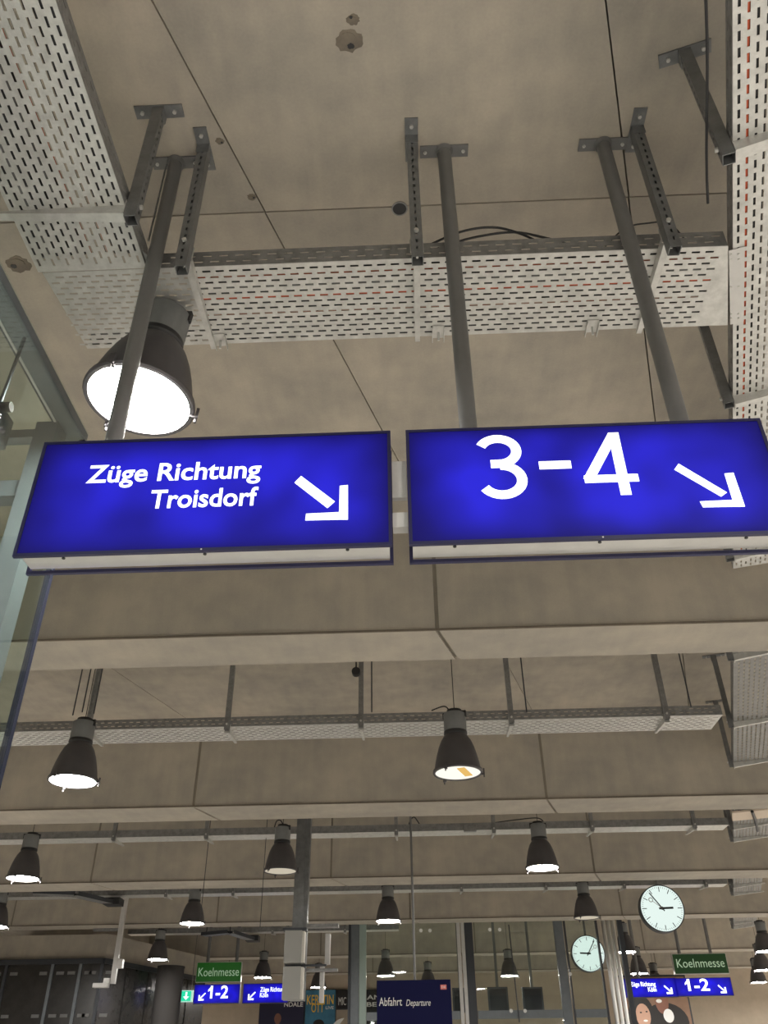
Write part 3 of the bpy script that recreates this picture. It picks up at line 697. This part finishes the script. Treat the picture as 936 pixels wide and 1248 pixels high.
# ================================================================== STATION CLOCK AND ITS MODELLED REFLECTION
CLK = emis('clock_face', (.86, 1, .94, 1), .86)
def clock(p, R, label, hour, minute, mirrored=False, depth=.16, pole_to=CEIL):
    r = empty('station_clock', p, label, 'clock'); s = -1 if mirrored else 1; x, y, z = p
    part('case', lambda m: m.tube([V((x, y, z)), V((x, y + depth, z))], R * 1.03, 48), FRAMED, r, loc=p, smooth=True)
    part('dial', lambda m: m.tube([V((x, y - .004, z)), V((x, y + .002, z))], R * .985, 48), CLK, r, loc=p)
    part('rim', lambda m: m.tube([V((x, y - .002, z)), V((x, y + .010, z))], R * 1.035, 48, cap=False), FRAMED, r, loc=p)
    mb = MB(); mk = MB()
    for k in range(60):
        a = 2 * PI * k / 60; d = V((math.sin(a), 0, math.cos(a))); t = V((d.z, 0, -d.x)); big = k % 5 == 0
        ln, wd_ = (.11, .016) if big else (.035, .006)
        mb.obox(V((x, y - .006, z)) + d * R * (.94 - ln), d * R * ln, t * R * wd_, V((0, .0015, 0)))
        if big: mb.build('hour_mark', BLACK, r, loc=p); mb = MB()
        else: mk.add(mb.v, mb.f); mb = MB()
    mk.build('minute_marks', BLACK, r, loc=p)['kind'] = 'stuff'
    for nm, ang, ln, wd_, dy, back in (('hour_hand', hour * 30, .52, .045, -.010, .15), ('minute_hand', minute * 6, .84, .026, -.013, .15)):
        a = math.radians(ang) * s; d = V((math.sin(a), 0, math.cos(a))); t = V((d.z, 0, -d.x)); mb = MB()
        mb.obox(V((x, y + dy, z)) + d * R * (ln - back) / 2, d * R * (ln + back) / 2, t * R * wd_, V((0, .0012, 0))); mb.build(nm, BLACK, r, loc=p)
    a = math.radians(-52) * s; d = V((math.sin(a), 0, math.cos(a))); mb = MB()
    mb.tube([V((x, y - .016, z)), V((x, y - .016, z)) + d * R * .5], R * .012, 6)
    cc = V((x, y - .016, z)) + d * R * .60; ring = [cc + V((math.cos(q), 0, math.sin(q))) * R * .09 for q in [2 * PI * i / 16 for i in range(17)]]; mb.tube(ring, R * .018, 5)
    mb.build('second_hand', mat('second_hand_grey', (.45, .4, .38, 1), .5), r, loc=p)
    part('hub', lambda m: m.tube([V((x, y - .018, z)), V((x, y - .004, z))], R * .07, 16), BLACK, r, loc=p)
    if pole_to: part('hanger_pole', lambda m: m.tube([V((x, y + depth / 2, z + R * .98)), V((x, y + depth / 2, pole_to))], .025, 12), POLE, r, loc=p, smooth=True)
    return r
pc = atY(807, 1107, 15.75)
clock(pc, 25.5 / 1020 * 14.45, 'large round white station clock showing nearly three', 2.95, 54)
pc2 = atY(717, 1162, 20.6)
clock(pc2, 19.5 / 1020 * 18.2, 'smaller pale clock modelling a reflection in the glass by the chrome pipes', 2.9, 54.5, True, .16)  # solid mirrored copy, added in place of the station clock's reflection

# ================================================================== FAR SIGNS
def far_sign(px0, px1, pyt, pyb, Y, label, texts, arr, green=None, name='platform_sign', poles=(), seed=0, thick=.12, grp='lit blue signs in the distance'):
    a = atY(px0, pyb, Y); b = atY(px1, pyt, Y); x0, x1, z0, z1 = a.x, b.x, a.z, b.z
    r = empty(name, ((x0 + x1) / 2, Y, z0), label, 'sign', grp)
    part('housing', lambda m: m.box(x0, Y, z0, x1, Y + thick, z1), ALU if green else NAVY, r, loc=(x0, Y, z0))
    fm = green or blue_face('far_face_%d' % seed, (.003, .002, .16, 1), (.012, .008, .75, 1), x1 - x0, z1 - z0, seed)
    c = V(((x0 + x1) / 2, Y, (z0 + z1) / 2))
    part('lit_panel', lambda m: m.box(x0 + .01, Y - .006, z0 + .01, x1 - .01, Y - .001, z1 - .01), fm, r, loc=c)
    Wd, Hh = x1 - x0, z1 - z0
    for s, u0, u1, v0, v1, bold in texts: lettering(s, x0 + Wd * u0, x0 + Wd * u1, z0 + Hh * v0, z0 + Hh * v1, Y - .008, r, WHITE if not green else mat('pale_green_letter', (.4, .5, .4, 1), .5, emit=(.3, .45, .3, 1), estr=.5), bold=bold)
    if texts[0][0] == '1-2':                       # the flag of the figure one
        u0, v1 = texts[0][1], texts[0][4]; fx, fz = x0 + Wd * u0, z0 + Hh * v1
        flat_poly('figure_flag', [(fx + .02, fz), (fx - .055, fz - .075), (fx - .055, fz - .115), (fx + .02, fz - .07)], Y - .0085, r, WHITE, .001)
    if arr: arrow(x0 + Wd * arr[0], z0 + Hh * arr[1], Hh * arr[2], Y - .008, r, WHITE, arr[3])
    for pp, ppt in poles:
        q = atY(pp, pyt - 4, Y)
        part('hanger_pole', lambda m: m.tube([V((q.x, Y + thick / 2, z1)), V((q.x, Y + thick / 2, CEIL))], .04, 10), POLE, r, smooth=True)
    return r
YF = 22.2
far_sign(235, 293, 1199, 1223.5, YF, 'blue 1-2 sign with arrow down left, under the left green sign', [('1-2', .36, .75, .28, .90, .02)], (.11, .16, .40, -1), seed=11)
far_sign(295, 352, 1198, 1223, YF, 'blue Züge Richtung Köln sign with arrow down left, left of the mast', [('Züge Richtung', .38, .93, .58, .80, .02), ('Köln', .38, .56, .30, .52, .02)], (.12, .16, .42, -1), seed=12, poles=((347, 1135),))
far_sign(238, 295, 1172, 1197.5, YF, 'green Koelnmesse sign above the left blue 1-2 sign', [('Koelnmesse', .05, .95, .30, .72, 0)], None, green=GREENF, name='direction_sign', poles=((253, 1138), (288, 1145)), grp='green signs in the distance')
far_sign(825, 890, 1191, 1214.5, YF, 'blue 1-2 sign with arrow down right, under the right green sign', [('1-2', .22, .60, .30, .92, .02)], (.88, .14, .45, 1), seed=13)
far_sign(763, 823, 1191.5, 1216, YF, 'blue Züge Richtung Köln sign with arrow down right, right of the chrome pipes', [('Züge Richtung', .12, .60, .58, .80, .02), ('Köln', .44, .60, .30, .52, .02)], (.90, .16, .45, 1), seed=14, poles=((778, 1130),))
far_sign(823, 884, 1161.5, 1187.5, YF, 'dark green Koelnmesse sign above the right blue 1-2 sign', [('Koelnmesse', .06, .94, .32, .74, 0)], None, green=mat('dark_green_sign', srgb(18, 54, 22), .5, emit=srgb(14, 48, 18), estr=.35), name='direction_sign', poles=((828, 1130), (866, 1125)), grp='green signs in the distance')
# exit sign
p = atY(227, 1214, 22.5)
ex = empty('exit_sign', p, 'small glowing green emergency exit sign left of the 1-2 sign', 'sign')
part('housing', lambda m: m.box(p.x - .17, 22.5, p.z - .12, p.x + .15, 22.56, p.z + .12), mat('exit_white', (.7, .75, .72, 1), .5, emit=(.5, .9, .75, 1), estr=.6), ex)
part('pictogram', lambda m: (m.box(p.x - .13, 22.49, p.z - .10, p.x + .11, 22.498, p.z + .10)), emis('exit_green', (.02, .55, .30, 1), 1.2), ex)
part('arrow', lambda m: (m.box(p.x - .02, 22.48, p.z - .02, p.x + .02, 22.488, p.z + .08), m.prism([V((p.x - .07, 22.48, p.z - .01)), V((p.x + .07, 22.48, p.z - .01)), V((p.x, 22.48, p.z - .08))], (0, .008, 0))), WHITE, ex)
part('hanger', lambda m: m.tube([V((p.x + .1, 22.53, p.z + .12)), V((p.x + .1, 22.53, CEIL))], .008, 6), POLE, ex)

# ================================================================== GLASS HALL BEHIND
YG = 19.65
gx = lambda px, Y=YG: atY(px, 1200, Y).x
xl_, xr_ = gx(425), gx(737)
hall = empty('glass_hall', ((xl_ + xr_) / 2, YG, 0), 'glazed steel hall behind the departure board', 'glass hall')
def vpost(px0, px1, nm='post', material=FRAME, y0=0, dep=.12, zt=CEIL - .02):
    a_, b_ = gx(px0), gx(px1)
    return part(nm, lambda m: m.box(a_, YG + y0, 0, b_, YG + y0 + dep, zt), material, hall)
vpost(424, 427, 'seal', FRAMED); vpost(427.3, 437, 'post', FRAME, .02); vpost(437.5, 446, 'glass_edge', mat('glass_edge', (.30, .38, .35, 1), .3), .04)
vpost(560, 564, 'clamp_rail', ALU); vpost(565.5, 569.5, 'clamp_rail', ALU); vpost(570, 580, 'post', FRAMED, .05)
vpost(683, 694, 'post', FRAME, .02); vpost(696, 697.5, 'seal', FRAMED); vpost(736, 738, 'seal', FRAMED)
z1_, z0_ = atY(500, 1233, YG).z, atY(500, 1243, YG).z
for a_, b_ in ((446.5, 559.5), (580.5, 682.5), (698, 735.5)):
    part('transom', lambda m: m.box(gx(a_), YG + .01, z0_, gx(b_), YG + .11, z1_), FRAME, hall)
    part('glass_pane', lambda m: m.box(gx(a_), YG + .04, z1_, gx(b_), YG + .052, CEIL - .02), GLASS, hall)
    part('glass_pane', lambda m: m.box(gx(a_), YG + .04, 0, gx(b_), YG + .052, z0_), GLASS, hall)
part('stay_rod', lambda m: m.tube([atY(620, 1127, YG - .02), atY(633, 1246, YG - .02)], .012, 6), FRAMED, hall)
for px, py in ((513, 1134), (524, 1134), (597, 1133), (609, 1133), (623, 1232), (640, 1232), (695, 1187)):
    part('glass_fitting', lambda m: m.tube([atY(px, py, YG + .03), atY(px, py, YG - .01)], .035, 12), CHROME, hall)
# dark screens behind the glass
for k, (px0, px1, py0) in enumerate(((551, 572, 1204), (594, 621, 1203), (636, 664, 1203))):
    Yq = 22.6; a_ = atY(px0, py0, Yq); b_ = atY(px1, 1234, Yq)
    o = empty('wall_screen', (a_.x, Yq, b_.z), '%s dark screen behind the glass hall' % ('leftmost', 'middle', 'rightmost')[k], 'screen', 'dark screens behind the glass')
    part('panel', lambda m: m.box(a_.x, Yq, b_.z, b_.x, Yq + .1, a_.z), FRAMED, o)
    part('display', lambda m: m.box(a_.x + .04, Yq - .006, b_.z + .04, b_.x - .04, Yq - .001, a_.z - .04), mat('screen_dark', (.02, .02, .025, 1), .2), o)
    part('bracket', lambda m: m.box((a_.x + b_.x) / 2 - .03, Yq + .02, a_.z, (a_.x + b_.x) / 2 + .03, Yq + .08, CEIL), POLE, o)
# chrome pipes
gp = 'chrome pipes right of the glass hall'
for k, px in enumerate((743, 749, 755)):
    x = atY(px, 1180, 19.62).x; mb = MB(); mb.tube([V((x, 19.62, 0)), V((x, 19.62, CEIL - .005))], .042, 14)
    tag(mb.build('chrome_pipe', CHROME, loc=(x, 19.62, 0), smooth=True), '%s vertical chrome pipe right of the glass hall' % ('left', 'middle', 'right')[k], 'pipe', gp)
x = atY(763, 1180, 19.75).x; mb = MB(); mb.box(x - .05, 19.70, 0, x + .05, 19.80, CEIL - .005); tag(mb.build('service_duct', FRAMED, loc=(x, 19.7, 0)), 'dark upright duct next to the chrome pipes', 'duct')

# ================================================================== LEFT BACKGROUND
# skew girder
g0, g1_, g2_, g3 = atZ(-30, 1127, BEAM), atZ(112, 1151, BEAM), atZ(240, 1191, BEAM), atZ(-30, 1146, BEAM)
# round column
pcx = atY(206, 1200, 21.3); ztop = atY(206, 1178, 21.3).z
col = empty('round_column', (pcx.x, 21.3, 0), 'round dark grey column left of the 1-2 sign', 'column')
part('shaft', lambda m: m.tube([V((pcx.x, 21.3, 0)), V((pcx.x, 21.3, ztop - .03))], .30, 32), COLUMN, col, smooth=True)
part('cap', lambda m: m.tube([V((pcx.x, 21.3, ztop - .03)), V((pcx.x, 21.3, ztop))], .31, 32), COLUMN, col, smooth=True)
# dark panelled wall
yw = 19.9; zw = atY(50, 1169, yw).z
dw = empty('dark_wall', (atY(-20, 1200, yw).x, yw, 0), 'dark panelled partition wall at the lower left', 'partition')
edges = [-60, 8, 64, 98, 124]
for a_, b_ in zip(edges[:-1], edges[1:]):
    xa_, xb_ = atY(a_, 1180, yw).x + .03, atY(b_, 1180, yw).x - .03
    o = part('dark_panel', lambda m: m.box(xa_, yw + .02, 0, xb_, yw + .06, zw - .1), DARKG, dw)
    xx = xb_ + .03
    part('mullion', lambda m: m.box(xx - .03, yw - .02, 0, xx + .03, yw + .06, zw - .1), FRAME if b_ in (64, 98) else FRAMED, dw)
    for zz in (atY(70, 1186, yw).z, atY(70, 1238, yw).z):
        part('fitting', lambda m: m.box(xx - .26, yw + .0, zz - .03, xx - .10, yw + .018, zz + .03), POLE, dw)
        part('fitting', lambda m: m.box(xx + .10, yw + .0, zz - .03, xx + .26, yw + .018, zz + .03), POLE, dw)
part('head_rail', lambda m: m.box(atY(-60, 1180, yw).x, yw - .03, zw - .1, atY(124, 1180, yw).x, yw + .08, zw), FRAMED, dw)
xk = atY(124, 1180, yw).x; pe = atZ(250, 1192, zw)
def seg(m, t0, t1, z0, z1, th=.03):
    A_ = V((xk, yw, 0)); B_ = V((pe.x, pe.y, 0)); d = B_ - A_; n_ = V((-d.y, d.x, 0)).normalized() * th
    p0, p1 = A_ + d * t0, A_ + d * t1
    m.prism([p0 - n_ + V((0, 0, z0)), p1 - n_ + V((0, 0, z0)), p1 + n_ + V((0, 0, z0)), p0 + n_ + V((0, 0, z0))], (0, 0, z1 - z0))
for k in range(5):
    part('dark_panel', lambda m: seg(m, k / 5 + .006, (k + 1) / 5 - .006, 0, zw - .1), DARKG, dw)
part('head_rail', lambda m: seg(m, 0, 1, zw - .1, zw, .06), FRAMED, dw)
# skewed concrete girder and infill above the partition
gd = struct(empty('trim_7', (-8, yw, BEAM))); gd['label'] = 'skewed concrete girder above the dark partition'
Q = [atZ(-60, 1127, BEAM), atZ(112, 1150, BEAM), atZ(250, 1188, BEAM), atZ(235, 1192, BEAM), atZ(100, 1169, BEAM), atZ(-60, 1143, BEAM)]
part('girder', lambda m: m.prism([V((q.x, q.y, BEAM - .01)) for q in Q], (0, 0, CEIL - BEAM + .01)), CONB, gd)
part('infill', lambda m: m.prism([V((xk - 11, yw + .1, zw)), V((xk, yw + .1, zw)), V((pe.x, pe.y + .15, zw)), V((pe.x, pe.y + .4, zw)), V((xk, yw + .35, zw)), V((xk - 11, yw + .35, zw))], (0, 0, BEAM - .012 - zw)), CONB, gd)
# dark crossing tray stubs on the left
def stub(name, pxs, label):
    P = [atZ(a, b, TRAY - .17) for a, b in pxs]; r = empty(name, P[0], label, 'cable tray', 'dark tray stubs between the beams on the left')
    for a, b in zip(P[:-1], P[1:]):
        d = (b - a).normalized(); n_ = V((-d.y, d.x, 0)) * .10
        part('tray_floor', lambda m: m.prism([a - n_, b - n_, b + n_, a + n_], (0, 0, .01)), GALVD, r)
        for k in (-1, 1): part('side_rail', lambda m: m.prism([a + n_ * k * 1.02, b + n_ * k * 1.02, b + n_ * k * 1.06, a + n_ * k * 1.06], (0, 0, .07)), FRAMED, r)
    for q in (P[0] + V((.06, 0, 0)), P[1]): part('hanger', lambda m: m.tube([q, V((q.x, q.y, CEIL))], .012, 6), FRAMED, r)
    part('end_duct', lambda m: m.box(P[-1].x - .15, P[-1].y - .15, TRAY - .18, P[-1].x + .15, P[-1].y + .15, TRAY - .06), BLACK, r)
stub('tray_stub', [(40, 1090), (90, 1092), (138, 1103)], 'dark tray stub left under the third beam')
stub('tray_stub', [(248, 1141), (280, 1138), (308, 1147)], 'small dark tray stub just above the left green sign')
# thin hanging wires
for k, (a, b, Y, wh) in enumerate([((104, 815), (85, 872), 8.15, 'left of the leftmost hanger'), ((110, 815), (101, 868), 8.15, 'right of the leftmost hanger'), ((125, 815), (114, 870), 8.15, 'farther right of the leftmost hanger'), ((454, 808), (452, 868), 8.15, 'right of the third hanger'),
        ((634, 806), (643, 868), 8.15, 'right of the fourth hanger'), ((828, 802), (843, 862), 8.15, 'right of the fifth hanger'), ((329, 1005), (313, 1130), 12.9, 'left of the unlit lamp by the mast'), ((253, 1005), (247, 1125), 12.9, 'between the third-row hangers')]):
    p = atY(*a, Y); q = atY(*b, Y); q.x = p.x = (p.x + q.x) / 2; p.z = CEIL; mb = MB(); mb.tube([p, q], .007 if Y < 10 else .005, 6)
    tag(mb.build('hanging_wire', FRAMED, loc=q), 'thin dark wire hanging straight down ' + wh, 'wire', 'thin wires hanging in the bays')
p = atZ(203, 200, CEIL); mb = MB(); mb.tube([V((p.x, p.y, CEIL)), V((p.x, p.y, 4.86))], .005, 6); tag(mb.build('hanging_wire', GALVD, loc=p), 'thin threaded rod left beside the leftmost sign pole', 'wire', 'thin wires hanging in the bays')
# camera bracket pole
yq = 18.3; pt = atY(147, 1136, yq); pb_ = atY(134, 1199, yq)
cp = empty('camera_mount', (pt.x, yq, pb_.z), 'pale hanging pole with small cameras in front of the dark wall', 'camera mount')
part('pole', lambda m: m.box(pt.x - .045, yq - .045, pb_.z, pt.x + .045, yq + .045, CEIL), ALU, cp)
part('crossbar', lambda m: m.box(pt.x - .55, yq - .04, pt.z + .02, pt.x - .046, yq + .04, pt.z + .07), GALVD, cp)
zz = pb_.z
part('camera', lambda m: m.box(pt.x - .32, yq - .22, zz - .08, pt.x - .02, yq - .10, zz + .0), ALU, cp, bevel=.01)
part('camera', lambda m: m.box(pt.x + .046, yq - .08, zz + .26, pt.x + .15, yq + .06, zz + .42), ALU, cp, bevel=.01)
part('bracket', lambda m: (m.box(pt.x - .16, yq - .10, zz + .0, pt.x - .046, yq + .02, zz + .09)), GALV, cp)

# ================================================================== POSTERS AND BACK WALL
YP = BACK - .15
def poster(px0, px1, pyt, label, ground, build):
    a_ = atY(px0, pyt, YP); b_ = atY(px1, pyt, YP); h = (b_.x - a_.x) * 1.5
    r = empty('poster', (a_.x, YP, a_.z - h), label, 'poster', 'posters on the back wall')
    part('sheet', lambda m: m.box(a_.x, YP, a_.z - h, b_.x, YP + .03, a_.z), ground, r)
    part('frame', lambda m: m.box(a_.x - .02, YP + .031, a_.z - h - .02, b_.x + .02, YP + .10, a_.z + .02), FRAMED, r)
    if build: build(r, a_.x, b_.x, a_.z, h)
    return r
SKIN = mat('printed_skin', (.50, .30, .22, 1), .6); HAIR = mat('printed_hair', (.02, .018, .018, 1), .6); YEL = mat('printed_yellow', (.85, .55, .06, 1), .6); SKIND = mat('printed_dark_skin', (.22, .10, .07, 1), .6)
def ell(r, cx, cz, rx, rz, y, material, name='printed_shape', n=24, a0=0, a1=360):
    pts = [(cx + rx * math.cos(math.radians(a0 + (a1 - a0) * i / n)), cz + rz * math.sin(math.radians(a0 + (a1 - a0) * i / n))) for i in range(n + (0 if a1 - a0 == 360 else 1))]
    return flat_poly(name, pts, y, r, material, .001)
def p_left(r, x0, x1, zt, h):
    w_ = x1 - x0
    lettering('ARD', x0 + w_ * .55, x1 - .03, zt - .28, zt - .14, YP - .003, r, WHITEP, bold=.02); lettering('NDALE', x0 + w_ * .55, x1 - .03, zt - .45, zt - .33, YP - .003, r, WHITEP, bold=.02)
    ell(r, x0 + w_ * .42, zt - .78, .11, .15, YP - .003, SKIND); ell(r, x0 + w_ * .42, zt - 1.25, .22, .34, YP - .002, mat('printed_grey_blue', (.10, .11, .2, 1)))
    flat_poly('printed_shape', [(x0 + w_ * .40, zt - .95), (x0 + w_ * .46, zt - .95), (x0 + w_ * .50, zt - 1.3), (x0 + w_ * .36, zt - 1.3)], YP - .004, r, WHITEP)
def p_mid(r, x0, x1, zt, h):
    w_ = x1 - x0
    lettering('KERSTIN', x0 + .04, x1 - .06, zt - .40, zt - .14, YP - .003, r, YEL, bold=.01); lettering('OTT', x0 + w_ * .20, x0 + w_ * .62, zt - .62, zt - .38, YP - .004, r, YEL, bold=.01)
    lettering('LIVE', x0 + w_ * .68, x1 - .05, zt - .54, zt - .46, YP - .003, r, WHITEP, bold=.01)
    ell(r, x0 + w_ * .47, zt - 1.15, .15, .21, YP - .004, SKIN); ell(r, x0 + w_ * .46, zt - .95, .18, .13, YP - .005, HAIR); ell(r, x0 + w_ * .47, zt - 1.62, .34, .32, YP - .003, HAIR)
    for s in (-1, 1): ell(r, x0 + w_ * .47 + s * .06, zt - 1.12, .022, .012, YP - .006, HAIR, n=10)
    ell(r, x0 + w_ * .47, zt - 1.25, .04, .012, YP - .006, mat('printed_lips', (.4, .08, .07, 1)), n=10)
def p_mic(r, x0, x1, zt, h):
    lettering('MIC', x0 + .05, x1 - .05, zt - .42, zt - .20, YP - .003, r, WHITEP); ell(r, x1 - .1, zt - 1.2, .45, .42, YP - .003, WHITEP, a0=90, a1=190)
def p_ani(r, x0, x1, zt, h):
    lettering('ANI', x0 + .08, x1 - .3, zt - .26, zt - .14, YP - .003, r, WHITEP, bold=.02); lettering('BER', x0 + .08, x1 - .3, zt - .46, zt - .34, YP - .003, r, WHITEP, bold=.02)
poster(318, 371, 1208, 'dark blue poster with ARD lettering left of the blue one', mat('poster_navy', (.015, .015, .05, 1), .6), p_left)
poster(373, 409, 1207, 'blue KERSTIN OTT poster on the back wall', mat('poster_blue', (.05, .20, .33, 1), .6, noise=.35, nscale=1.5), p_mid)
poster(411, 424, 1207, 'dark MIC poster beside the blue poster', mat('poster_dark', (.015, .013, .016, 1), .6), p_mic)
poster(444, 478, 1207, 'dark ANI BER poster seen through the glass', MATS['poster_dark'], p_ani)
# billboard with two people, bottom right
YQ = 24.9; a_ = atY(757, 1218, YQ); b_ = atY(833, 1190, YQ)
bb = empty('billboard', (a_.x, YQ, 0), 'large brown billboard with two people below the right blue signs', 'billboard')
part('sheet', lambda m: m.box(a_.x, YQ, .6, b_.x, YQ + .04, b_.z), mat('billboard_brown', (.22, .13, .085, 1), .6, noise=.2, nscale=1.5), bb)
part('frame', lambda m: m.box(a_.x - .05, YQ + .041, .5, b_.x + .05, YQ + .14, b_.z + .05), FRAMED, bb)
def BP(px, py): q = atY(px, py, YQ); return q.x, q.z
def blob(px, py, rx, rz, material, y, n=24): x, z = BP(px, py); k = YQ / 1020 * .88; ell(bb, x, z, rx * k, rz * k, y, material, n=n)
blob(813, 1246, 26, 20, HAIR, YQ - .002); blob(782, 1236, 15, 20, HAIR, YQ - .003); blob(784, 1238, 8.5, 12.5, SKIN, YQ - .005); blob(777, 1250, 16, 16, HAIR, YQ - .004)
blob(806, 1219, 8, 14, SKIND, YQ - .004); blob(803, 1220, 3.5, 2, WHITEP, YQ - .006, 10); blob(815, 1238, 6, 7, WHITEP, YQ - .005); blob(787, 1244, 2.6, 1.1, WHITEP, YQ - .006, 10)
blob(781, 1234, 1.4, .8, HAIR, YQ - .007, 8); blob(788, 1233, 1.4, .8, HAIR, YQ - .007, 8)
